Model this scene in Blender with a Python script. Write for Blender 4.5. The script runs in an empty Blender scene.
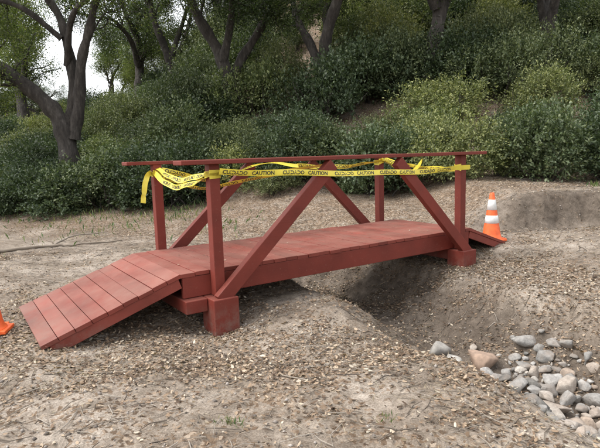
import bpy, bmesh, math, random
import numpy as np
from mathutils import Vector, Matrix

rng = np.random.default_rng(7)
random.seed(7)
S = bpy.context.scene
COL = S.collection

# ------------------------------------------------------------------ noise
TAB = np.random.default_rng(1).random((256, 256))
def vn(x, y):
    x = np.asarray(x, float); y = np.asarray(y, float)
    xi = np.floor(x).astype(int); yi = np.floor(y).astype(int)
    fx = x - xi; fy = y - yi
    fx = fx*fx*(3-2*fx); fy = fy*fy*(3-2*fy)
    a = TAB[xi & 255, yi & 255]; b = TAB[(xi+1) & 255, yi & 255]
    c = TAB[xi & 255, (yi+1) & 255]; d = TAB[(xi+1) & 255, (yi+1) & 255]
    return (a*(1-fx)+b*fx)*(1-fy)+(c*(1-fx)+d*fx)*fy
def fbm(x, y, s=1.0, o=4):
    r = 0; a = 1; t = 0
    for i in range(o):
        r = r + a*(vn(x*s+17.3*i, y*s+9.1*i)-.5); t += a; a *= .5; s *= 2.03
    return r/t*2
def ss(a, b, x):
    t = np.clip((x-a)/(b-a), 0, 1); return t*t*(3-2*t)

# ------------------------------------------------------------------ bridge frame
NL = np.array([-0.78, 4.72]); ANG = math.radians(34.2)
DU = np.array([math.cos(ANG), math.sin(ANG)]); DV = np.array([-DU[1], DU[0]])
DECK = 0.47; LEN = 3.45; WID = 1.507

# ------------------------------------------------------------------ terrain
PATH = np.array([(0.0, 8.2), (0.35, 7.2), (0.95, 6.1), (1.45, 5.1), (1.90, 4.2), (2.15, 3.2), (2.6, 2.2), (3.5, 0.5)])
def wash_dist(x, y):
    best = np.full(np.shape(x), 1e9)
    for a, b in zip(PATH[:-1], PATH[1:]):
        ab = b-a; L2 = ab@ab
        t = np.clip(((x-a[0])*ab[0]+(y-a[1])*ab[1])/L2, 0, 1)
        d = np.hypot(x-a[0]-t*ab[0], y-a[1]-t*ab[1])
        best = np.minimum(best, d)
    return best
def wash_f(x, y):
    d = wash_dist(x, y)+.26*fbm(x, y, 1.5, 3)+.08*fbm(x, y, 6, 3)
    return 1-ss(.18, 1.10, d)
def height(x, y):
    x = np.asarray(x, float); y = np.asarray(y, float)
    u = (x-NL[0])*DU[0]+(y-NL[1])*DU[1]
    z = .05*ss(-.6, -1.6, u) + .13*ss(2.9, 4.4, u) + .10*ss(3.8, 5.5, u)
    w = wash_f(x, y)
    z = z - (.46+.04*ss(4.4, 5.4, y))*w*(1-.75*ss(7.4, 8.4, y))
    z = z + w*.07*fbm(x, y, 4, 3) + .16*w*(1-w)*fbm(x, y, 5, 4)
    z = z + .09*np.exp(-(((x-.20)/.45)**2+((y-4.7)/.45)**2))
    z = z - .10*np.exp(-(((x-1.15)/.35)**2+((y-4.35)/.45)**2))
    z = z + .07*np.exp(-(((x-2.5)/.35)**2+((y-5.2)/.5)**2))
    z = z - .07*np.exp(-(((x+.78)/.45)**2+((y-4.6)/.35)**2))
    yy = y + .40*fbm(x, y, .9, 3)+.14*fbm(x, y, 4, 4)
    z = z + .54*ss(8.0, 8.40, yy)*ss(2.2, 3.8, x)*(1-.3*ss(9, 12, y))
    yf = 9.5 + .55*np.maximum(-x-1, 0)
    d = y - yf + 1.2*fbm(x, y, .12, 2)
    s = .07+.36*ss(-13, 3, x)
    h = np.where(d > 0, .11*d, 0)+s*np.maximum(d-3.2, 0)
    h = np.where(h > 13, 13+(h-13)*.15, h)
    z = z + h
    z = z + .06*fbm(x, y, .5, 3) + .035*fbm(x, y, 2.4, 4)+.015*fbm(x, y, 14.0, 3)
    return z

n = 760; k = 5.0
a = np.linspace(-1, 1, n)
sx = np.sinh(k*a)/math.sinh(k)*160
X, Y = np.meshgrid(sx+.5, sx+5.0, indexing='ij')
Z = height(X, Y)

def mesh_np(name, V, F, mat=None, smooth=False):
    me = bpy.data.meshes.new(name)
    V = np.ascontiguousarray(V, dtype=np.float32); F = np.ascontiguousarray(F, dtype=np.int32)
    m, kk = F.shape
    me.vertices.add(len(V)); me.vertices.foreach_set('co', V.ravel())
    me.loops.add(m*kk); me.loops.foreach_set('vertex_index', F.ravel())
    me.polygons.add(m)
    me.polygons.foreach_set('loop_start', np.arange(0, m*kk, kk, dtype=np.int32))
    me.polygons.foreach_set('loop_total', np.full(m, kk, dtype=np.int32))
    if smooth: me.polygons.foreach_set('use_smooth', np.ones(m, dtype=bool))
    me.update(calc_edges=True); me.validate()
    if mat: me.materials.append(mat)
    return me
def obj(name, me, parent=None, loc=None):
    o = bpy.data.objects.new(name, me); COL.objects.link(o)
    if parent: o.parent = parent
    if loc is not None: o.location = loc
    return o

# ------------------------------------------------------------------ materials
class NT:
    def __init__(s, name):
        s.m = bpy.data.materials.new(name); s.m.use_nodes = True
        s.t = s.m.node_tree; s.b = s.t.nodes['Principled BSDF']; s.out = s.t.nodes['Material Output']
    def n(s, typ, **kw):
        nd = s.t.nodes.new(typ)
        for k_, v in kw.items():
            if k_.startswith('_'): setattr(nd, k_[1:], v)
            else: nd.inputs[k_.replace('__', ' ')].default_value = v
        return nd
    def l(s, a, b): s.t.links.new(a, b)
    def ramp(s, fac, stops):
        r = s.n('ShaderNodeValToRGB'); e = r.color_ramp.elements
        while len(e) < len(stops): e.new(.5)
        for el, (p, c) in zip(e, stops):
            el.position = p; el.color = (*c, 1) if len(c) == 3 else c
        s.l(fac, r.inputs[0]); return r.outputs[0]
    def mix(s, fac, a, b, mode='MIX'):
        m = s.n('ShaderNodeMix', _data_type='RGBA', _blend_type=mode)
        for sock, v in ((m.inputs[0], fac), (m.inputs[6], a), (m.inputs[7], b)):
            if isinstance(v, bpy.types.NodeSocket): s.l(v, sock)
            elif isinstance(v, tuple): sock.default_value = (*v, 1)
            else: sock.default_value = v
        return m.outputs[2]
    def noise(s, vec, scale, detail=4, rough=.55):
        nd = s.n('ShaderNodeTexNoise', Scale=scale, Detail=detail, Roughness=rough)
        if vec is not None: s.l(vec, nd.inputs['Vector'])
        return nd.outputs['Fac']
    def bump(s, h, strength, dist, prev=None):
        b = s.n('ShaderNodeBump', Strength=strength, Distance=dist)
        s.l(h, b.inputs['Height'])
        if prev: s.l(prev, b.inputs['Normal'])
        return b.outputs['Normal']

def m_ground():
    q = NT('dry_soil'); g = q.n('ShaderNodeNewGeometry'); P = g.outputs['Position']
    at = q.n('ShaderNodeAttribute', _attribute_name='soil_shade').outputs['Fac']
    lit = q.n('ShaderNodeAttribute', _attribute_name='litter').outputs['Fac']
    n1 = q.noise(P, .9, 6, .62); n2 = q.noise(P, 9, 6, .65); n3 = q.noise(P, 70, 4, .7)
    c = q.ramp(n1, [(.3, (.175, .138, .106)), (.5, (.295, .247, .198)), (.66, (.44, .385, .325))])
    c2 = q.ramp(n2, [(.3, (.46, .43, .40)), (.6, (1, 1, 1))])
    c = q.mix(.8, c, c2, 'MULTIPLY')
    c3 = q.ramp(n3, [(.35, (.48, .45, .42)), (.6, (1.1, 1.1, 1.1))])
    c = q.mix(.7, c, c3, 'MULTIPLY')
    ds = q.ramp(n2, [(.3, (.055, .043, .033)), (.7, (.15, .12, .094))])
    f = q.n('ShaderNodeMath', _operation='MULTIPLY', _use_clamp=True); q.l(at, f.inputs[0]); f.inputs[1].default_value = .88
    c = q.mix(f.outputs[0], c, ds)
    wn = q.n('ShaderNodeTexNoise', Scale=30.0, Detail=3.0); q.l(P, wn.inputs['Vector'])
    wv_ = q.n('ShaderNodeVectorMath', _operation='SCALE'); q.l(wn.outputs['Color'], wv_.inputs[0]); wv_.inputs['Scale'].default_value = .06
    ad = q.n('ShaderNodeVectorMath', _operation='ADD'); q.l(P, ad.inputs[0]); q.l(wv_.outputs[0], ad.inputs[1])
    mp = q.n('ShaderNodeVectorMath', _operation='MULTIPLY'); q.l(ad.outputs[0], mp.inputs[0]); mp.inputs[1].default_value = (1, .8, .3)
    v = q.n('ShaderNodeTexVoronoi', Scale=48.0, Randomness=1.0); q.l(mp.outputs[0], v.inputs['Vector'])
    sep = q.n('ShaderNodeSeparateColor'); q.l(v.outputs['Color'], sep.inputs[0])
    lc = q.ramp(sep.outputs[0], [(0, (.055, .036, .024)), (.4, (.135, .091, .058)), (.8, (.235, .168, .114)), (1, (.36, .29, .22))])
    n4 = q.noise(P, 2.2, 5, .65)
    a1 = q.n('ShaderNodeMath', _operation='ADD'); q.l(n4, a1.inputs[0]); q.l(lit, a1.inputs[1])
    a2 = q.n('ShaderNodeMath', _operation='ADD'); q.l(a1.outputs[0], a2.inputs[0])
    a3 = q.n('ShaderNodeMath', _operation='MULTIPLY'); q.l(sep.outputs[1], a3.inputs[0]); a3.inputs[1].default_value = .4
    q.l(a3.outputs[0], a2.inputs[1])
    mask = q.ramp(a2.outputs[0], [(.84, (0, 0, 0)), (.92, (.9, .9, .9))])
    c = q.mix(mask, c, lc)
    q.l(c, q.b.inputs['Base Color']); q.b.inputs['Roughness'].default_value = .97
    q.b.inputs['Specular IOR Level'].default_value = .12
    nb = q.bump(n2, .7, .05); nb = q.bump(n3, .7, .010, nb)
    q.l(nb, q.b.inputs['Normal'])
    return q.m

def m_leaf(name, stops, trans=.25, rough=.5, hue_by_obj=True):
    q = NT(name); g = q.n('ShaderNodeNewGeometry')
    c = q.ramp(g.outputs['Random Per Island'], stops)
    oi = q.n('ShaderNodeObjectInfo')
    br = q.ramp(oi.outputs['Random'], [(0, (.48, .53, .47)), (.4, (.90, .92, .82)), (.75, (1.35, 1.26, 1.05)), (1, (2.1, 1.85, 1.25))])
    if hue_by_obj: c = q.mix(1.0, c, br, 'MULTIPLY')
    q.l(c, q.b.inputs['Base Color']); q.b.inputs['Roughness'].default_value = rough
    q.b.inputs['Specular IOR Level'].default_value = .3
    if trans > 0:
        tr = q.n('ShaderNodeBsdfTranslucent'); q.l(q.mix(1.0, c, (1.3, 1.5, .7), 'MULTIPLY'), tr.inputs['Color'])
        ms = q.n('ShaderNodeMixShader'); ms.inputs[0].default_value = trans
        q.l(q.b.outputs[0], ms.inputs[1]); q.l(tr.outputs[0], ms.inputs[2]); q.l(ms.outputs[0], q.out.inputs[0])
    return q.m

def m_bark():
    q = NT('oak_bark'); tc = q.n('ShaderNodeTexCoord').outputs['Object']
    mp = q.n('ShaderNodeMapping'); q.l(tc, mp.inputs[0]); mp.inputs['Scale'].default_value = (1, 1, .3)
    a = q.noise(mp.outputs[0], 9, 6, .7); b = q.noise(tc, 1.3, 4, .6)
    c = q.ramp(a, [(.3, (.022, .018, .016)), (.55, (.065, .056, .049)), (.75, (.14, .127, .115))])
    c = q.mix(.8, c, q.ramp(b, [(.35, (.55, .52, .5)), (.65, (1.15, 1.15, 1.12))]), 'MULTIPLY')
    q.l(c, q.b.inputs['Base Color']); q.b.inputs['Roughness'].default_value = .95
    q.l(q.bump(a, 1.0, .08), q.b.inputs['Normal']); return q.m

def m_paint(name, base, dust):
    q = NT(name); tc = q.n('ShaderNodeTexCoord').outputs['Object']; g = q.n('ShaderNodeNewGeometry')
    a = q.noise(tc, 3.0, 5, .6); b = q.noise(tc, 60, 3, .6)
    rnd = q.ramp(g.outputs['Random Per Island'], [(0, (.80, .80, .80)), (1, (1.12, 1.12, 1.12))])
    c = q.ramp(a, [(.3, tuple(v*.78 for v in base)), (.7, tuple(v*1.14 for v in base))])
    c = q.mix(1.0, c, rnd, 'MULTIPLY')
    sp = q.n('ShaderNodeSeparateXYZ'); q.l(g.outputs['Normal'], sp.inputs[0])
    up = q.ramp(sp.outputs[2], [(.5, (0, 0, 0)), (.95, (1, 1, 1))])
    d1 = q.noise(tc, 1.7, 6, .7)
    dm = q.ramp(d1, [(.35, (.2, .2, .2)), (.65, (1, 1, 1))])
    f = q.mix(1.0, up, dm, 'MULTIPLY')
    f2 = q.n('ShaderNodeMath', _operation='MULTIPLY'); q.l(f, f2.inputs[0]); f2.inputs[1].default_value = dust
    c = q.mix(f2.outputs[0], c, (.34, .26, .205))
    sc = q.ramp(q.noise(tc, 38, 6, .75), [(.60, (0, 0, 0)), (.70, (.4, .4, .4))])
    c = q.mix(sc, c, (.27, .165, .125))
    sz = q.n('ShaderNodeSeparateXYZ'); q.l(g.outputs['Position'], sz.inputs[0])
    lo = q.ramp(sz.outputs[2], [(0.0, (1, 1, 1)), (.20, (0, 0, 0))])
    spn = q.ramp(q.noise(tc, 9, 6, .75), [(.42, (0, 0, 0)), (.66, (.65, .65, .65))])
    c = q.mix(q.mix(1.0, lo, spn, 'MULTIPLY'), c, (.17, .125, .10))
    q.l(c, q.b.inputs['Base Color']); q.b.inputs['Specular IOR Level'].default_value = .25
    rr = q.ramp(a, [(.3, (.48,)*3), (.7, (.7,)*3)]); q.l(rr, q.b.inputs['Roughness'])
    mp = q.n('ShaderNodeMapping'); q.l(tc, mp.inputs[0]); mp.inputs['Scale'].default_value = (4, 60, 60)
    gr = q.noise(mp.outputs[0], 1.0, 4, .6)
    q.l(q.bump(gr, .35, .003, q.bump(b, .25, .002)), q.b.inputs['Normal'])
    return q.m

def m_simple(name, col, rough=.6, var=.15, scale=20, bump=.2):
    q = NT(name); tc = q.n('ShaderNodeTexCoord').outputs['Object']
    a = q.noise(tc, scale, 5, .6)
    c = q.ramp(a, [(.3, tuple(v*(1-var) for v in col)), (.7, tuple(min(1, v*(1+var)) for v in col))])
    q.l(c, q.b.inputs['Base Color']); q.b.inputs['Roughness'].default_value = rough
    q.l(q.bump(a, bump, .003), q.b.inputs['Normal']); return q.m

def m_rock():
    q = NT('stone'); g = q.n('ShaderNodeNewGeometry'); tc = q.n('ShaderNodeTexCoord').outputs['Object']
    c = q.ramp(g.outputs['Random Per Island'], [(0, (.16, .15, .135)), (.25, (.26, .25, .23)), (.55, (.37, .35, .325)), (.74, (.46, .44, .41)), (.86, (.39, .31, .245)), (1, (.52, .49, .44))])
    a = q.noise(tc, 22, 6, .7); b2 = q.noise(tc, 6, 4, .6)
    c = q.mix(.8, c, q.ramp(a, [(.3, (.5, .5, .5)), (.65, (1.1, 1.1, 1.1))]), 'MULTIPLY')
    c = q.mix(q.ramp(b2, [(.45, (0, 0, 0)), (.68, (.7, .7, .7))]), c, (.27, .215, .17))
    q.l(c, q.b.inputs['Base Color']); q.b.inputs['Roughness'].default_value = .95
    q.b.inputs['Specular IOR Level'].default_value = .15
    q.l(q.bump(a, .9, .02), q.b.inputs['Normal']); return q.m

G = m_ground()
SHRUB = m_leaf('shrub_leaf', [(0, (.038, .057, .032)), (.4, (.068, .095, .053)), (.75, (.102, .132, .076)), (1, (.17, .20, .125))], .22, .45)
SHRUB2 = m_leaf('sage_leaf', [(0, (.055, .074, .043)), (.5, (.105, .130, .070)), (1, (.20, .222, .12))], .2, .5)
OAKL = m_leaf('oak_leaf', [(0, (.028, .042, .019)), (.5, (.062, .085, .035)), (.9, (.10, .13, .055)), (1, (.15, .16, .07))], .35, .45)
BARK = m_bark()
RED = m_paint('barn_red_paint', (.160, .030, .020), .12)
RED_SKYLIT = m_paint('barn_red_deck_skylit', (.195, .043, .030), .30)  # same barn red, colour lightened for skylight on the deck; more dust
ROCK = m_rock()
LITTER = m_leaf('dry_leaf', [(0, (.06, .039, .026)), (.3, (.15, .098, .062)), (.65, (.27, .19, .124)), (.9, (.39, .305, .22)), (1, (.50, .44, .35))], .1, .7, False)
PEB = m_leaf('pebble_stone', [(0, (.10, .085, .072)), (.5, (.21, .18, .155)), (1, (.38, .34, .30))], 0, .9, False)
TWIG = m_leaf('dead_twig', [(0, (.06, .047, .038)), (.6, (.18, .148, .115)), (1, (.36, .32, .27))], 0, .9, False)
GRASS = m_leaf('weed_blade', [(0, (.05, .09, .03)), (.6, (.10, .14, .05)), (1, (.26, .23, .12))], .3, .6, False)
STRAW = m_leaf('dry_grass_blade', [(0, (.19, .15, .09)), (.6, (.34, .28, .19)), (1, (.48, .42, .31))], .2, .7, False)

# ------------------------------------------------------------------ ground object
V = np.stack([X, Y, Z], -1).reshape(-1, 3)
I = np.arange(n*n).reshape(n, n)
F = np.stack([I[:-1, :-1], I[1:, :-1], I[1:, 1:], I[:-1, 1:]], -1).reshape(-1, 4)
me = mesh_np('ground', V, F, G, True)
wv = wash_f(V[:, 0], V[:, 1])
xx, yy = V[:, 0], V[:, 1]
nz = .5*fbm(xx, yy, 2.5, 3)
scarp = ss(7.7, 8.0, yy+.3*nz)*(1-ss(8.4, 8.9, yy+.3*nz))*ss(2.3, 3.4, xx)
bridge_shade = np.exp(-(((xx-.9)/1.5)**2+((yy-6.3)/1.0)**2))  # shade below the bridge put into the ground colour, over dark soil
soil_shade = np.clip((ss(.12, .7, wv)*1.0+.9*scarp+.7*bridge_shade)*(1+nz), 0, 1)  # dark channel and scarp soil plus the painted bridge shade
yfv = 9.5 + .55*np.maximum(-xx-1, 0)
lit = .02+.28*ss(-2.5, 1.0, yy-yfv) - .16*ss(-1, -4, xx)*ss(5, 6, yy)*(1-ss(-3, 0, yy-yfv)) - .25*ss(.3, .8, wv) - .18*scarp + .05*ss(5, 3, yy)
for nm, arr in (('soil_shade', soil_shade), ('litter', lit)):
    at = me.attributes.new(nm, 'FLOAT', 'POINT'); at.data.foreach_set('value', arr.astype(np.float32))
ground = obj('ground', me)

# ------------------------------------------------------------------ leaf helpers
def unit(a): return a/np.maximum(np.linalg.norm(a, axis=-1, keepdims=True), 1e-9)
def leaves(C, D, N, L, W, curl=.12):
    m = len(C); D = unit(D); Sd = unit(np.cross(D, N)); Nn = np.cross(Sd, D)
    L = np.broadcast_to(np.asarray(L), (m,))[:, None]; W = np.broadcast_to(np.asarray(W), (m,))[:, None]
    up = Nn*L*curl
    Vv = np.empty((m, 4, 3))
    Vv[:, 0] = C; Vv[:, 1] = C+D*L*.5+Sd*W*.5+up; Vv[:, 2] = C+D*L; Vv[:, 3] = C+D*L*.5-Sd*W*.5+up
    return Vv.reshape(-1, 3), np.arange(m*4).reshape(m, 4)
def oval_leaves(C, D, N, L, W, curl):
    """six-sided cupped leaves for the near litter: two quads folded along the midrib"""
    m = len(C); D = unit(D); Sd = unit(np.cross(D, N)); Nn = np.cross(Sd, D)
    L = L[:, None]; W = W[:, None]; up = Nn*L*curl[:, None]
    pts = [C+up*.9, C+D*L*.28+Sd*W*.46+up*.5, C+D*L*.70+Sd*W*.40+up*.5, C+D*L+up*1.1, C+D*L*.70-Sd*W*.40+up*.6, C+D*L*.28-Sd*W*.46+up*.4]
    Vv = np.stack(pts, 1); b = (np.arange(m)*6)[:, None]
    F_ = np.concatenate([b+np.array([[0, 1, 2, 3]]), b+np.array([[0, 3, 4, 5]])])
    return Vv.reshape(-1, 3), F_

class Tubes:
    def __init__(s): s.V = []; s.F = []; s.n = 0
    def add(s, pts, rad, seg=8):
        pts = np.asarray(pts, float); rad = np.asarray(rad, float); m = len(pts)
        T = unit(np.gradient(pts, axis=0)); ref = np.array([.31, .22, .92])
        A = unit(np.cross(T, ref)); B = np.cross(T, A)
        th = np.linspace(0, 2*np.pi, seg, endpoint=False)
        R = rad[:, None]*(1+.16*(rng.random((m, seg))-.5))*(1+.10*np.sin(np.arange(m)*1.3+rng.uniform(0, 6)))[:, None]
        ring = pts[:, None]+R[..., None]*(np.cos(th)[None, :, None]*A[:, None]+np.sin(th)[None, :, None]*B[:, None])
        s.V.append(ring.reshape(-1, 3))
        i = np.arange(m*seg).reshape(m, seg)+s.n
        j = np.roll(i, -1, 1)
        s.F.append(np.stack([i[:-1], j[:-1], j[1:], i[1:]], -1).reshape(-1, 4)); s.n += m*seg
    def mesh(s, name, mat): return mesh_np(name, np.concatenate(s.V), np.concatenate(s.F), mat, True)

def spline(P, m=6):
    P = np.asarray(P, float); Q = np.vstack([2*P[0]-P[1], P, 2*P[-1]-P[-2]]); out = []
    for i in range(1, len(Q)-2):
        for t in np.linspace(0, 1, m, endpoint=False):
            out.append(.5*((2*Q[i])+(-Q[i-1]+Q[i+1])*t+(2*Q[i-1]-5*Q[i]+4*Q[i+1]-Q[i+2])*t*t+(-Q[i-1]+3*Q[i]-3*Q[i+1]+Q[i+2])*t**3))
    out.append(P[-1]); return np.array(out)

def grow(T, tips, p, d, L, r, depth):
    st = 7; pts = [p]; dd = d.copy()
    for i in range(st):
        dd = unit(dd+rng.normal(0, .22, 3)+np.array([0, 0, .03])); pts.append(pts[-1]+dd*L/st)
    pts = np.array(pts); T.add(pts, np.linspace(r, r*.55, len(pts)), 7 if depth > 1 else 4)
    if depth <= 1:
        for q in pts[2:]: tips.append((q, dd))
    if depth == 0: return
    for c in range(rng.integers(2, 4)):
        i = rng.integers(3, st+1)
        nd = unit(dd+rng.normal(0, .65, 3)+np.array([0, 0, -.05]))
        grow(T, tips, pts[i], nd, L*rng.uniform(.6, .85), r*rng.uniform(.42, .6), depth-1)
    grow(T, tips, pts[-1], unit(dd+rng.normal(0, .3, 3)), L*.75, r*.55, depth-1)

def crown(tips, per, spread, L, W, thr=.33):
    P = np.array([t[0] for t in tips]); D = np.array([t[1] for t in tips])
    keep = vn(P[:, 0]*.9+3, P[:, 2]*.9+P[:, 1]*.7) > thr
    P = P[keep]; D = D[keep]
    C = np.repeat(P, per, 0)+rng.normal(0, spread, (len(P)*per, 3))
    Dn = np.repeat(D, per, 0)*.5+rng.normal(0, .8, C.shape)
    N = rng.normal(0, .55, C.shape)+np.array([0, 0, 1])
    return leaves(C, Dn, N, L*rng.uniform(.7, 1.3, len(C)), W*rng.uniform(.8, 1.2, len(C)))

def tree_variant(name, limbs, per=26, depth=3, L0=1.7, leaf=.085, thr=.33):
    T = Tubes(); tips = []
    for pts, r0, r1 in limbs:
        sp = spline(pts); T.add(sp, np.linspace(r0, r1, len(sp)), 14)
        d = unit(sp[-1]-sp[-3])
        grow(T, tips, sp[-1], d, L0, r1*.9, depth)
        for kx in range(3):
            i = rng.integers(len(sp)//2, len(sp)-1)
            nd = unit(d*.5+rng.normal(0, .7, 3)+np.array([0, 0, .25]))
            grow(T, tips, sp[i], nd, L0*.8, r1*.5, depth-1)
    tm = T.mesh(name+'_wood', BARK)
    V_, F_ = crown(tips, per, .22, leaf, leaf*.55, thr)
    lm = mesh_np(name+'_leaves', V_, F_, OAKL)
    return tm, lm

def place_tree(tm, lm, loc, rot=0, sc=1.0, name='oak_tree'):
    e = bpy.data.objects.new(name, None); COL.objects.link(e)
    e.location = loc; e.rotation_euler = (0, 0, rot); e.scale = (sc,)*3
    obj('trunk_and_limbs', tm, e); obj('crown', lm, e); return e

bx, by = -7.0, 16.0; bz = float(height(bx, by))
def rel(pts): return [(x-bx, y-by, z-bz) for x, y, z in pts]
limbsA = [
 (rel([(-6.9, 16, bz-.2), (-7.0, 16, 1.8), (-7.2, 16, 2.8), (-7.7, 15.9, 3.5), (-8.5, 15.7, 4.2), (-9.3, 15.5, 4.7), (-10.6, 15.2, 5.2)]), .32, .12),
 (rel([(-6.95, 16.05, bz), (-6.95, 16.1, 2.5), (-6.75, 16.2, 3.5), (-6.85, 16.3, 4.8), (-7.1, 16.4, 5.9), (-7.8, 16.6, 6.9)]), .22, .09),
 (rel([(-6.8, 16, 2.2), (-6.55, 16, 3.2), (-6.35, 15.9, 4.4), (-5.95, 15.7, 5.3), (-5.5, 15.5, 6.3), (-4.6, 15.2, 6.9)]), .19, .08),
 (rel([(-6.9, 16.2, 4.4), (-6.4, 15.6, 5.6), (-5.6, 15.0, 6.0), (-4.8, 14.6, 6.1)]), .10, .05),
 (rel([(-7.0, 16.2, 5.2), (-7.9, 15.8, 6.0), (-8.9, 15.4, 6.2), (-9.8, 15.2, 6.0)]), .09, .045),
]
tmA, lmA = tree_variant('oak_a', limbsA, per=28, depth=3, L0=1.6, leaf=.08, thr=.26)
place_tree(tmA, lmA, (bx, by, bz))

limbsB = [([(0, 0, -.3), (.1, 0, 1.2), (-.2, .1, 2.5), (-.9, .2, 3.8), (-1.2, .2, 4.8)], .28, .12),
          ([(.05, 0, 1.0), (.5, .1, 2.2), (1.3, 0, 3.4), (1.7, -.2, 4.6)], .20, .09),
          ([(-.1, 0, 2.2), (.2, -.4, 3.4), (.3, -.9, 4.6)], .16, .08)]
tmB, lmB = tree_variant('oak_b', limbsB, per=26, depth=3, L0=1.7, thr=.25)
limbsC = [([(0, 0, -.3), (-.1, 0, 1.5), (.25, .1, 3.0), (.1, 0, 4.4), (-.5, .1, 5.4)], .32, .15),
          ([(.1, 0, 2.6), (.9, .3, 3.6), (1.9, .3, 4.3)], .18, .09),
          ([(0, 0, 3.0), (-.9, -.3, 4.2), (-2.0, -.3, 4.9)], .18, .09)]
tmC, lmC = tree_variant('oak_c', limbsC, per=26, depth=3, L0=1.7, thr=.25)

placed = [('B', -2.4, 18.5, 0.2, 1.0), ('B', 1.0, 18.0, 2.4, .95), ('C', 4.6, 17.5, .4, .92), ('B', 8.6, 18.5, 4.6, .9),
          ('B', 9.5, 23, 4, 1.1), ('B', -14, 21, 1.2, 1.05), ('B', -6.0, 26, 1.2, .95), ('C', -8.5, 29, 1.2, .95),
          ('C', 7.5, 27, 3.3, 1.2), ('B', -4.0, 29, 5.2, 1.1), ('C', 2, 30, .2, 1.2), ('C', -17, 33, 2.0, 1.2)]
for t, x, y, r, s in placed:
    tm, lm = (tmB, lmB) if t == 'B' else (tmC, lmC)
    place_tree(tm, lm, (x, y, float(height(x, y))), r, s)
far = bpy.data.objects.new('distant_trees', None); COL.objects.link(far)
for i in range(40):
    x = -56+2.5*i+rng.uniform(-1.5, 1.5); y = rng.uniform(38, 54)
    tm, lm = [(tmB, lmB), (tmC, lmC)][i % 2]
    s = rng.uniform(.75, 1.2)*(.85 if x < -10 else 1); z = float(height(x, y))
    for mm in (tm, lm):
        o = obj('distant_tree_part', mm, far, (x, y, z-1.6)); o.scale = (s*1.15, s*1.15, s); o.rotation_euler = (0, 0, i*1.7)

# ------------------------------------------------------------------ shrubs
def shrub_variant(name, mat, nl=9, nsprig=950, per=15, leaf=.06, seed=1):
    r = np.random.default_rng(seed)
    c = r.normal(0, 1, (nl, 3)); c = unit(c)*r.uniform(.25, .75, (nl, 1)); c[:, 2] = np.abs(c[:, 2])*1.0+.30
    R = r.uniform(.22, .50, nl)
    P = []; D = []
    while len(P) < nsprig:
        i = r.integers(nl); d = unit(r.normal(0, 1, 3)); 
        if d[2] < -.7: continue
        p = c[i]+d*R[i]*r.uniform(.75, 1.08)
        if p[2] < .02: continue
        if np.any((np.linalg.norm(c-p, axis=1) < R*.62)): continue
        P.append(p); D.append(unit(d+np.array([0, 0, .5])+r.normal(0, .35, 3)))
    P = np.array(P); D = np.array(D)
    t = np.linspace(-.12, .18, per)*1.0
    ln = r.uniform(.6, 1.7, (nsprig, 1, 1))
    C = P[:, None]+D[:, None]*t[None, :, None]*ln+r.normal(0, .018, (nsprig, per, 3))
    Dn = np.repeat(D[:, None], per, 1)*.7+r.normal(0, .6, C.shape)
    N = r.normal(0, .5, C.shape)+D[:, None]*.5+np.array([0, 0, .8])
    C = C.reshape(-1, 3); Dn = Dn.reshape(-1, 3); N = N.reshape(-1, 3)
    V_, F_ = leaves(C, Dn, N, leaf*r.uniform(.6, 1.3, len(C)), leaf*.5*r.uniform(.8, 1.3, len(C)))
    return mesh_np(name, V_, F_, mat)
def stems_variant(seed):
    T = Tubes(); r = np.random.default_rng(seed)
    for i in range(14):
        d = unit(np.array([*r.normal(0, .6, 2), 1.0])); p = np.array([*r.normal(0, .08, 2), -.15]); pts = [p]
        for j in range(6): d = unit(d+r.normal(0, .2, 3)); pts.append(pts[-1]+d*.17)
        T.add(pts, np.linspace(.018, .005, 7), 5)
    return T.mesh('shrub_stems', BARK)
SV = [shrub_variant('shrub_foliage', SHRUB, seed=s) for s in (1, 2, 3, 4)] + [shrub_variant('sage_foliage', SHRUB2, seed=s, leaf=.05) for s in (5, 6)]
ST = [stems_variant(s) for s in (11, 12)]
hs = bpy.data.objects.new('hillside_shrubs', None); COL.objects.link(hs)
def put_shrub(x, y, s, sz, v, parent):
    z = float(height(x, y))
    for mm in (SV[v], ST[v % 2]):
        o = obj('foliage' if mm in SV else 'stems', mm, parent, (x, y, z-.10)); o.scale = (s, s, sz)
        o.rotation_euler = (0, 0, x*7.1+y*3.3)
for gx in np.arange(-34, 27, 1.5):
    for gy in np.arange(9, 40, 1.55):
        x = gx+rng.uniform(-.7, .7); y = gy+rng.uniform(-.7, .7)
        d = y-(9.5+.55*max(-x-1, 0))
        edge = 2.6+1.6*float(fbm(np.array(x), np.array(y), .35, 2))
        if x > 2.6: edge -= .5
        if d < edge or x < -.75*y-4 or x > .68*y+3: continue
        if d > 5.5 and rng.random() < .18: continue
        if d > 18 and rng.random() < .3: continue
        s = rng.uniform(.65, 1.55)*(1.0 if d < 6 else 1.18)
        v = rng.choice([0, 1, 2, 3, 5, 1, 4, 5]) if d < 7 else rng.choice([0, 1, 4, 5, 4, 5, 2])
        if d < edge+.8: s *= .7
        put_shrub(x, y, s, s*rng.uniform(.7, 1.35), v, hs)
for x, y, s, sz, v in [(1.9, 12.4, 1.4, 1.5, 0), (3.6, 12.1, 1.3, 1.4, 4), (.2, 13.2, 1.2, 1.5, 2), (-3.6, 13.8, 1.6, 1.4, 1), (-5.2, 14.3, 1.5, 1.3, 3),
                    (-2.0, 13.5, 1.1, 1.1, 5), (5.5, 11.8, 1.3, 1.4, 1), (7.2, 11.5, 1.4, 1.3, 3), (-6.7, 14.8, 1.4, 1.25, 0), (-8.2, 15.2, 1.3, 1.1, 2), (-9.8, 16, 1.4, 1.2, 5)]:
    e = bpy.data.objects.new('shrub', None); COL.objects.link(e); put_shrub(x, y, s, sz, v, e)

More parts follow.
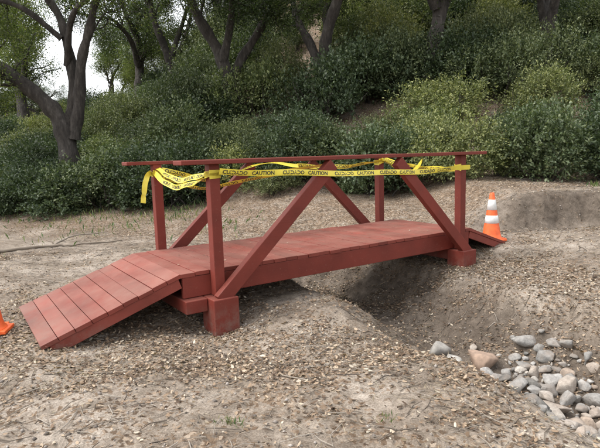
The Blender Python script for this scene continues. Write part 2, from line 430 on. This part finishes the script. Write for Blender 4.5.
# ------------------------------------------------------------------ scatter
def scat(nn, x0, x1, y0, y1, powr=1.0):
    x = rng.uniform(x0, x1, nn); y = y0+(y1-y0)*rng.random(nn)**powr; return x, y
x1, y1 = scat(230000, -5, 6, 1.8, 8.5, 1.25); x2, y2 = scat(90000, -12, 10, 6, 18, 1.1)
x = np.concatenate([x1, x2]); y = np.concatenate([y1, y2])
dens = .46+1.5*fbm(x, y, .8, 4)+.8*fbm(x, y, 4, 2)-.35*ss(-1, -4, x)*ss(5, 6, y)+.4*ss(8.5, 11, y)-.5*wash_f(x, y)-.4*ss(7.9, 8.1, y)*(1-ss(8.4, 8.6, y))*ss(2.4, 3.2, x)
kp = rng.random(len(x)) < np.clip(dens, .07, 1); x = x[kp]; y = y[kp]
z = height(x, y)+rng.uniform(.001, .012, len(x))
th = rng.uniform(0, 2*np.pi, len(x))
D = np.stack([np.cos(th), np.sin(th), rng.normal(0, .30, len(x))], -1)
N = np.stack([rng.normal(0, .45, len(x)), rng.normal(0, .45, len(x)), np.ones(len(x))], -1)
Lf = .014+.032*rng.random(len(x))**1.5
V_, F_ = oval_leaves(np.stack([x, y, z], -1), D, N, Lf, Lf*rng.uniform(.35, .6, len(x)), rng.normal(.05, .16, len(x)))
obj('leaf_litter', mesh_np('leaf_litter', V_, F_, LITTER))
# a few leaves blown onto the deck
m = 70; uu = rng.uniform(-.3, LEN+.2, m); vv = rng.uniform(.1, WID-.1, m)
x = NL[0]+DU[0]*uu+DV[0]*vv; y = NL[1]+DU[1]*uu+DV[1]*vv; th = rng.uniform(0, 6.28, m)
D = np.stack([np.cos(th), np.sin(th), rng.normal(0, .08, m)], -1); Lf = rng.uniform(.015, .035, m)
V_, F_ = oval_leaves(np.stack([x, y, np.full(m, DECK+.008)], -1), D, np.tile([0, 0, 1.], (m, 1))+rng.normal(0, .1, (m, 3)), Lf, Lf*.5, np.full(m, .12))
obj('deck_leaves', mesh_np('deck_leaves', V_, F_, LITTER))

x, y = scat(42000, -5, 6, 1.8, 11, 1.3)
kp = rng.random(len(x)) < np.clip(.15+1.8*fbm(x+40, y, 1.1, 3), .03, 1); x = x[kp]; y = y[kp]
th = rng.uniform(0, 2*np.pi, len(x)); D = np.stack([np.cos(th), np.sin(th), rng.normal(0, .14, len(x))], -1)
L = rng.uniform(.03, .12, len(x))
V_, F_ = leaves(np.stack([x, y, height(x, y)+.006], -1), D, np.array([0, 0, 1.])+rng.normal(0, .2, D.shape), L, .0028, curl=.04)
obj('dry_grass', mesh_np('dry_grass', V_, F_, STRAW))

x, y = scat(20000, -4.5, 6, 1.8, 9, 1.3)
dens = .25+.9*fbm(x, y, 1.3, 3)+.4*wash_f(x, y); kp = rng.random(len(x)) < np.clip(dens, .05, 1); x = x[kp]; y = y[kp]
z = height(x, y); m = len(x); r = .003+.017*rng.random(m)**3.5
base = np.array([(1, 0, 0), (0, 1, 0), (-1, 0, 0), (0, -1, 0), (0, 0, .7), (0, 0, -.7)])
th = rng.uniform(0, 6.28, m); c, s_ = np.cos(th), np.sin(th)
B = base[None]*(1+.35*(rng.random((m, 6, 1))-.5))
BX = B[..., 0]*c[:, None]-B[..., 1]*s_[:, None]*.7; BY = B[..., 0]*s_[:, None]+B[..., 1]*c[:, None]*.7
V_ = np.stack([BX, BY, B[..., 2]], -1)*r[:, None, None]+np.stack([x, y, z+r*.2], -1)[:, None]
tf = np.array([(0, 1, 4), (1, 2, 4), (2, 3, 4), (3, 0, 4), (1, 0, 5), (2, 1, 5), (3, 2, 5), (0, 3, 5)])
F_ = (tf[None]+(np.arange(m)*6)[:, None, None]).reshape(-1, 3)
obj('pebbles', mesh_np('pebbles', V_.reshape(-1, 3), F_, PEB))

x, y = scat(9000, -5, 6, 1.9, 12, 1.3); m = len(x)
th = rng.uniform(0, 6.28, m); L = .04+.28*rng.random(m)**3.5
L = L*(1-.7*wash_f(x, y))
dx, dy = np.cos(th)*L/2, np.sin(th)*L/2
th2 = th+rng.normal(0, .35, m)
A = np.stack([x-dx, y-dy, height(x-dx, y-dy)+.008], -1); Mi = np.stack([x, y, height(x, y)+.012], -1)
ex, ey = x+np.cos(th2)*L/2, y+np.sin(th2)*L/2
Bp = np.stack([ex, ey, height(ex, ey)+.010], -1)
w = rng.uniform(.0012, .0038, m)[:, None]; sd = np.stack([-np.sin(th), np.cos(th), 0*th], -1); up = np.array([0, 0, 1.])
V_ = np.stack([A+sd*w, A-sd*w, A+up*w*1.6, Mi+sd*w*.9, Mi-sd*w*.9, Mi+up*w*1.5, Bp+sd*w*.5, Bp-sd*w*.5, Bp+up*w], 1)
tf = np.array([(0, 3, 5, 2), (2, 5, 4, 1), (1, 4, 3, 0), (3, 6, 8, 5), (5, 8, 7, 4), (4, 7, 6, 3)]); F_ = (tf[None]+(np.arange(m)*9)[:, None, None]).reshape(-1, 4)
obj('fallen_twigs', mesh_np('fallen_twigs', V_.reshape(-1, 3), F_, TWIG))

C = []; D = []
for cx, cy, rr, nn in [(-.45, 2.75, .035, 40), (.45, 2.75, .04, 24), (-.38, 2.7, .02, 14), (-5.0, 14.0, 1.2, 700), (5.6, 9.2, .2, 150), (2.8, 3.35, .08, 25), (-8.5, 16.5, 1.6, 900), (-3, 12.2, .7, 350),
                       (-1.6, 10.5, .5, 60), (-4.5, 10.5, .8, 70)]:
    for i in range(nn):
        px, py = cx+rng.normal(0, rr), cy+rng.normal(0, rr)
        C.append((px, py, float(height(px, py)))); D.append((rng.normal(0, .5), rng.normal(0, .5), 1))
C = np.array(C); D = np.array(D); near = C[:, 1] < 5
L = np.where(near, rng.uniform(.02, .05, len(C)), rng.uniform(.06, .2, len(C)))
V_, F_ = leaves(C, D, rng.normal(0, 1, C.shape), L, L*.16)
obj('weeds', mesh_np('weeds', V_, F_, GRASS))

T = Tubes(); pts = spline([(-5.9, 8.1, 0), (-5.0, 8.6, 0), (-4.4, 9.1, 0), (-3.9, 9.15, 0), (-3.3, 9.5, 0)], 8)
pts[:, 2] = height(pts[:, 0], pts[:, 1])+.03
T.add(pts, np.linspace(.032, .012, len(pts)), 8)
q = spline([(-4.4, 9.1, 0), (-4.2, 9.5, .1), (-3.7, 9.9, .1)], 5); q[:, 2] += height(q[:, 0], q[:, 1])+.03; T.add(q, np.linspace(.018, .008, len(q)), 6)
obj('fallen_branch', T.mesh('fallen_branch', TWIG))

# ------------------------------------------------------------------ rocks
def rock_bm(bm, loc, size, r, flat=.7, sm=None):
    b = bmesh.new()
    for i in range(13):
        d = unit(r.normal(0, 1, 3)); d = d*r.uniform(.8, 1.12)
        b.verts.new((d[0], d[1]*r.uniform(.7, .85), d[2]*flat))
    bmesh.ops.convex_hull(b, input=b.verts)
    loose = [v for v in b.verts if not v.link_faces]
    bmesh.ops.delete(b, geom=loose, context='VERTS')
    bmesh.ops.subdivide_edges(b, edges=b.edges[:], cuts=1, use_grid_fill=True)
    if r.random() < .4: bmesh.ops.smooth_vert(b, verts=b.verts, factor=.45, use_axis_x=True, use_axis_y=True, use_axis_z=True)
    bmesh.ops.subdivide_edges(b, edges=b.edges[:], cuts=1, use_grid_fill=True)
    bmesh.ops.smooth_vert(b, verts=b.verts, factor=.45, use_axis_x=True, use_axis_y=True, use_axis_z=True)
    for v in b.verts: v.co *= 1+r.normal(0, .014)
    M = Matrix.Translation(loc) @ Matrix.Rotation(r.uniform(0, 6.28), 4, 'Z') @ Matrix.Rotation(r.normal(0, .35), 4, 'X') @ Matrix.Scale(size*1.12, 4)
    b.transform(M)
    for f in b.faces: f.smooth = True
    tmp = bpy.data.meshes.new('t'); b.to_mesh(tmp); b.free(); bm.from_mesh(tmp); bpy.data.meshes.remove(tmp)
rr = np.random.default_rng(5)
bm = bmesh.new(); pl = []
tries = 0
while len(pl) < 360 and tries < 16000:
    tries += 1
    t = rr.uniform(-.05, 1); cx = 1.80+.24*t; cy = 4.42-1.70*t
    px, py = cx+float(np.clip(rr.normal(.02, .30), -.52, .60)), cy+rr.normal(0, .15)
    if tries < 1500: s = rr.choice([.07, .088, .108, .135], p=[.3, .35, .25, .1])*rr.uniform(.9, 1.1)
    else: s = rr.choice([.022, .033, .045, .058])*rr.uniform(.8, 1.25)
    if any(math.hypot(px-a_, py-b_) < (s+c_)*.66 for a_, b_, c_ in pl): continue
    if math.hypot(px-1.66, py-4.60) < .22 or (tries < 1500 and len(pl) > 85): continue
    pl.append((px, py, s)); rock_bm(bm, (px, py, float(height(px, py))+s*.35), s, rr, rr.uniform(.5, .8))
me = bpy.data.meshes.new('rock_pile'); bm.to_mesh(me); bm.free(); me.materials.append(ROCK); obj('rock_pile', me)
def boulder(x, y, s, col, flat=.75, nm='boulder'):
    bm = bmesh.new(); rock_bm(bm, (x, y, float(height(x, y))+s*.35), s, rr, flat)
    me = bpy.data.meshes.new(nm); bm.to_mesh(me); bm.free(); me.materials.append(m_simple('boulder_stone', col, .9, .35, 14, .6))
    return obj(nm, me)
boulder(1.66, 4.60, .16, (.29, .205, .15), .72)
boulder(1.30, 4.88, .15, (.30, .28, .25), .65); boulder(1.40, 4.64, .12, (.33, .31, .28), .7)
boulder(-10.0, 15.0, .5, (.2, .19, .18), .6)

# ------------------------------------------------------------------ bridge
bridge = bpy.data.objects.new('footbridge', None); COL.objects.link(bridge)
bridge.location = (NL[0], NL[1], DECK); bridge.rotation_euler = (0, 0, ANG)
def Bw(u, v, w): 
    p = NL+DU*u+DV*v; return np.array([p[0], p[1], DECK+w])
class Part:
    def __init__(s, name, mat, bev=.006): s.bm = bmesh.new(); s.name = name; s.mat = mat; s.bev = bev
    def box(s, u0, u1, v0, v1, w0, w1, M=None):
        g = bmesh.ops.create_cube(s.bm, size=1)['verts']
        T_ = Matrix.Translation(((u0+u1)/2, (v0+v1)/2, (w0+w1)/2)) @ Matrix.Diagonal((u1-u0, v1-v0, w1-w0, 1))
        if M is not None: T_ = M @ T_
        bmesh.ops.transform(s.bm, matrix=T_, verts=g)
    def beam(s, a, b, wid, thk):
        a = Vector(a); b = Vector(b); d = b-a; L = d.length; ang = math.atan2(d.z, d.x)
        M = Matrix.Translation((a+b)/2) @ Matrix.Rotation(-ang, 4, 'Y')
        s.box(-L/2, L/2, -thk/2, thk/2, -wid/2, wid/2, M)
    def done(s):
        me = bpy.data.meshes.new(s.name); s.bm.to_mesh(me); s.bm.free(); me.materials.append(s.mat)
        o = obj(s.name, me, bridge); md = o.modifiers.new('bevel', 'BEVEL'); md.width = s.bev; md.segments = 2; md.limit_method = 'ANGLE'
        return o
UF = -.34; UE = LEN+.28
RL = 1.18; RDROP = -.395
RR = .80; RRD = -.28
P_ = Part('deck_planks', RED_SKYLIT, .003); pw = .142; u = UF+.003
while u < UE-.05:
    e = min(u+pw-.004, UE-.003); j = rng.normal(0, .0016)
    P_.box(u, e, .055+rng.normal(0, .003), WID-.055+rng.normal(0, .003), -.038+j, j); u += pw
P_.done()
def ramp(name, u0, sign, L, drop):
    P = Part(name, RED_SKYLIT, .003); ang = math.atan2(drop, L)
    H = math.hypot(L, drop); nb = round(H/.142); bw = H/nb
    M = Matrix.Translation((u0, 0, 0)) @ (Matrix.Identity(4) if sign > 0 else Matrix.Scale(-1, 4, (1, 0, 0))) @ Matrix.Rotation(-ang, 4, 'Y')
    for i in range(nb):
        P.box(i*bw+.002, (i+1)*bw-.002, .055+rng.normal(0, .003), WID-.055, -.038, rng.normal(0, .0018), M)
    for v in (.085, WID/2, WID-.085):
        P.box(.03, H-.06, v-.02, v+.02, -.13, -.040, M)
    o = P.done()
    if sign < 0:
        b = bmesh.new(); b.from_mesh(o.data); bmesh.ops.reverse_faces(b, faces=b.faces[:]); b.to_mesh(o.data); b.free()
ramp('left_ramp_planks', UF, -1, RL, RDROP)
ramp('right_ramp_planks', UE, 1, RR, RRD)
P_ = Part('stringers', RED)
for v in (.085, WID/2, WID-.085): P_.box(UF+.02, UE-.02, v-.025, v+.025, -.235, -.040)
P_.done()
P_ = Part('footing_beams', RED, .008)
for uc in (0.0, LEN):
    P_.box(uc-.09, uc+.09, .105, WID-.105, -.385, -.237)
    for v, a_, b_ in ((0, .165, .10), (WID, .10, .165)): P_.box(uc-.125, uc+.125, v-a_, v+b_, -.66, -.240)
P_.box(-.34, -.130, -.04, WID+.04, -.36, -.24)
P_.done()
P_ = Part('posts', RED)
TOP = .975
for uc in (0.0, LEN):
    for v in (0, WID): P_.box(uc-.05, uc+.05, v-.05, v+.05, -.236, TOP)
P_.done()
P_ = Part('diagonal_braces', RED)
for v, s_ in ((-.092, -1), (WID+.092, 1)):
    P_.beam((-.03, v, -.27), (1.30, v, .935), .13, .08)
    P_.beam((LEN+.03, v, -.27), (LEN-1.22, v, .935), .13, .08)
P_.done()
P_ = Part('top_rails', RED)
P_.box(-.345, LEN+.355, -.135, .06, TOP+.001, TOP+.04)
P_.box(-.345, LEN+.3, WID-.06, WID+.135, TOP+.001, TOP+.04)
P_.done()

# ------------------------------------------------------------------ caution tape
YEL = m_simple('yellow_tape', (.72, .59, .06), .4, .1, 8, .1)
BLK = m_simple('black_print', (.03, .03, .025), .5, .1)
tape = bpy.data.objects.new('caution_tape', None); COL.objects.link(tape)
tc_ = bpy.data.curves.new('t', 'FONT'); tc_.body = 'CUIDADO   CAUTION   '; tc_.size = .054; tc_.resolution_u = 2; tc_.offset = .0016
to = bpy.data.objects.new('t', tc_); COL.objects.link(to)
bpy.context.view_layer.update()
dg = bpy.context.evaluated_depsgraph_get(); tm_ = bpy.data.meshes.new_from_object(to.evaluated_get(dg))
bt = bmesh.new(); bt.from_mesh(tm_); bmesh.ops.triangulate(bt, faces=bt.faces[:])
TV = np.array([v.co[:] for v in bt.verts]); TF = np.array([[v.index for v in f.verts] for f in bt.faces]); bt.free()
bpy.data.objects.remove(to)
TWID = TV[:, 0].max()+.09; TV[:, 1] -= (TV[:, 1].max()+TV[:, 1].min())/2
def strand(pts, sag=0.03, tw0=0., tw1=0., wid=.058, text=True, wob=.006, ph=None):
    pts = np.array(pts, float); 
    sp = spline(pts, 14) if len(pts) > 2 else pts[0]+(pts[1]-pts[0])*np.linspace(0, 1, 60)[:, None]
    m = len(sp); tt = np.linspace(0, 1, m); sp = sp.copy(); sp[:, 2] -= sag*4*tt*(1-tt); sp[:, 2] += wob*np.sin(tt*19+pts[0, 0]*5)
    seg = np.linalg.norm(np.diff(sp, axis=0), axis=1); cum = np.concatenate([[0], np.cumsum(seg)])
    T_ = unit(np.gradient(sp, axis=0)); up = np.array([0, 0, 1.])
    S0 = unit(np.cross(T_, up)); U0 = np.cross(S0, T_)
    an = tw0+(tw1-tw0)*tt+.3*np.sin(tt*7+pts[0, 1]*3)+.15*np.sin(tt*23)
    W_ = U0*np.cos(an)[:, None]+S0*np.sin(an)[:, None]; Nn = np.cross(T_, W_)
    cr = .004+.004*np.sin(tt*31)
    A = sp+W_*wid/2; B = sp-W_*wid/2; mid = sp+Nn*cr[:, None]
    V_ = np.stack([A, mid, B], 1).reshape(-1, 3); i = np.arange(m-1)*3
    F_ = np.concatenate([np.stack([i, i+1, i+4, i+3], -1), np.stack([i+1, i+2, i+5, i+4], -1)])
    obj('tape_strand', mesh_np('tape_strand', V_, F_, YEL, True), tape)
    if text:
        VV = []; FF = []; nn = 0; s0 = .03
        while s0+TWID < cum[-1]:
            for off in (1, -1):
                s = TV[:, 0]+s0; t = TV[:, 1]*.95
                def ip(Q): return np.stack([np.interp(s, cum, Q[:, kk]) for kk in range(3)], -1)
                p = ip(sp)+ip(W_)*t[:, None]+ip(Nn)*(np.interp(s, cum, cr)*(1-np.abs(t)/(wid/2))+off*.0018)[:, None]
                VV.append(p); FF.append(TF+nn); nn += len(TV)
            s0 += TWID
        if VV: obj('tape_print', mesh_np('tape_print', np.concatenate(VV), np.concatenate(FF), BLK), tape)
def wrap(u, v, w, n_=2):
    for i in range(n_):
        h = .055; c = [(-h, -h), (h, -h), (h, h), (-h, h), (-h, -h)]
        tilt = rng.normal(0, .015, 5)
        pts = np.array([Bw(u+a_, v+b_, w+tilt[j]+i*.025) for j, (a_, b_) in enumerate(c)])
        A = pts+[0, 0, .026]; B = pts-[0, 0, .026]; V_ = np.stack([A, B], 1).reshape(-1, 3); k_ = np.arange(4)*2
        obj('tape_wrap', mesh_np('tape_wrap', V_, np.stack([k_, k_+1, k_+3, k_+2], -1), YEL), tape)
strand([Bw(.0, -.145, .910), Bw(LEN*.3, -.150, .880), Bw(LEN*.65, -.147, .835), Bw(LEN, -.145, .82)], .03)
strand([Bw(.0, .055, .90), Bw(-.03, .75, .82), Bw(0, WID-.05, .93)], .0, .3, 1.2)
strand([Bw(-.06, -.03, .86), Bw(-.06, .8, .80), Bw(-.04, WID-.05, .88)], .05, .9, .1)
strand([Bw(.05, WID-.06, .92), Bw(.7, WID-.08, .76), Bw(1.3, WID-.08, .94), Bw(1.9, WID-.1, .90)], .0, 0, 2.8)
strand([Bw(.05, WID-.07, .84), Bw(.4, 1.1, .70), Bw(.9, .6, .82), Bw(1.3, .05, .93)], .0, .2, 1.4)
strand([Bw(1.9, WID-.06, .90), Bw(LEN, WID-.06, .93)], .06, 0, .8)
strand([Bw(LEN, WID-.06, .95), Bw(LEN+.02, .06, .80)], .05, .2, .5)
strand([Bw(LEN+.06, WID-.06, .90), Bw(LEN-.3, .6, .78), Bw(LEN-.7, -.0, .93)], .02, .8, .1)
strand([Bw(-.06, WID, .90), Bw(-.13, WID-.03, .82), Bw(-.17, WID-.05, .68), Bw(-.20, WID-.08, .56)], 0, 0, 1.0, text=False)
for uu, vv_, ww in ((0, 0, .87), (0, WID, .87), (LEN, 0, .81), (LEN, WID, .90)): wrap(uu, vv_, ww)

# ------------------------------------------------------------------ traffic cones
OR = m_simple('orange_plastic', (.74, .12, .025), .5, .25, 10, .1)
WH = m_simple('white_reflective_collar', (.62, .62, .60), .4, .18, 14, .1)
def cone(x, y, rot=.4, tilt=0):
    e = bpy.data.objects.new('traffic_cone', None); COL.objects.link(e)
    e.location = (x, y, float(height(x, y))+.012); e.rotation_euler = (tilt, 0, rot)
    b = bmesh.new(); g = bmesh.ops.create_cube(b, size=1)['verts']
    bmesh.ops.transform(b, matrix=Matrix.Translation((0, 0, .016)) @ Matrix.Diagonal((.36, .36, .032, 1)), verts=g)
    ve = [ed for ed in b.edges if abs(ed.verts[0].co.z-ed.verts[1].co.z) > .01]
    bmesh.ops.bevel(b, geom=ve, offset=.06, segments=3, affect='EDGES')
    me = bpy.data.meshes.new('base'); b.to_mesh(me); b.free(); me.materials.append(OR)
    o = obj('base', me, e); md = o.modifiers.new('b', 'BEVEL'); md.width = .006; md.segments = 2
    def lathe(name, prof, mat):
        seg = 40; m = len(prof); th = np.linspace(0, 2*np.pi, seg, endpoint=False)
        V_ = np.array([[(r*math.cos(t), r*math.sin(t), z_) for t in th] for r, z_ in prof]).reshape(-1, 3)
        i = np.arange(m*seg).reshape(m, seg); j = np.roll(i, -1, 1)
        obj(name, mesh_np(name, V_, np.stack([i[:-1], j[:-1], j[1:], i[1:]], -1).reshape(-1, 4), mat, True), e)
    R = lambda z_: .135-.105*(z_-.03)/.67
    lathe('cone_body', [(.155, .033), (.15, .045), (.137, .052), (R(.1), .1), (R(.4), .4), (R(.69), .69), (R(.7)-.004, .70), (.018, .70), (.016, .6)], OR)
    lathe('lower_collar', [(R(.26)+.0005, .259), (R(.26)+.003, .26), (R(.37)+.003, .37), (R(.37)+.0005, .371)], WH)
    lathe('upper_collar', [(R(.45)+.0005, .449), (R(.45)+.003, .45), (R(.60)+.003, .60), (R(.60)+.0005, .601)], WH)
cone(2.80, 7.5, .5)
cone(-2.78, 4.42, .2)

# ------------------------------------------------------------------ light, sky, camera
el, az = math.radians(58), math.radians(-100)
W = bpy.data.worlds.new('World'); S.world = W; W.use_nodes = True; nt = W.node_tree
bg = nt.nodes['Background']; sk = nt.nodes.new('ShaderNodeTexSky'); sk.sky_type = 'NISHITA'; sk.sun_disc = False
sk.sun_elevation = el; sk.sun_rotation = az; sk.dust_density = 3.0; sk.air_density = 1.0
hsv = nt.nodes.new('ShaderNodeHueSaturation'); hsv.inputs['Saturation'].default_value = .18; hsv.inputs['Value'].default_value = 3.0
nt.links.new(sk.outputs[0], hsv.inputs['Color']); nt.links.new(hsv.outputs[0], bg.inputs['Color']); bg.inputs[1].default_value = .15
sl = bpy.data.lights.new('sun', 'SUN'); sl.energy = 1.5; sl.angle = math.radians(30); sl.color = (1, .96, .90)
so = bpy.data.objects.new('sun', sl); COL.objects.link(so)
dv = Vector((math.sin(az)*math.cos(el), math.cos(az)*math.cos(el), math.sin(el))); so.rotation_euler = dv.to_track_quat('Z', 'Y').to_euler()

cam = bpy.data.cameras.new('camera'); co = bpy.data.objects.new('camera', cam); COL.objects.link(co)
cam.lens = 31.1; cam.sensor_width = 36; cam.clip_end = 600; cam.clip_start = .05
co.matrix_world = Matrix.Translation((0, 0, 1.5)) @ Matrix.Rotation(math.radians(90-7.53), 4, 'X') @ Matrix.Rotation(math.radians(-1.73), 4, 'Z')
S.camera = co
S.view_settings.view_transform = 'Standard'; S.view_settings.look = 'None'; S.view_settings.exposure = 0
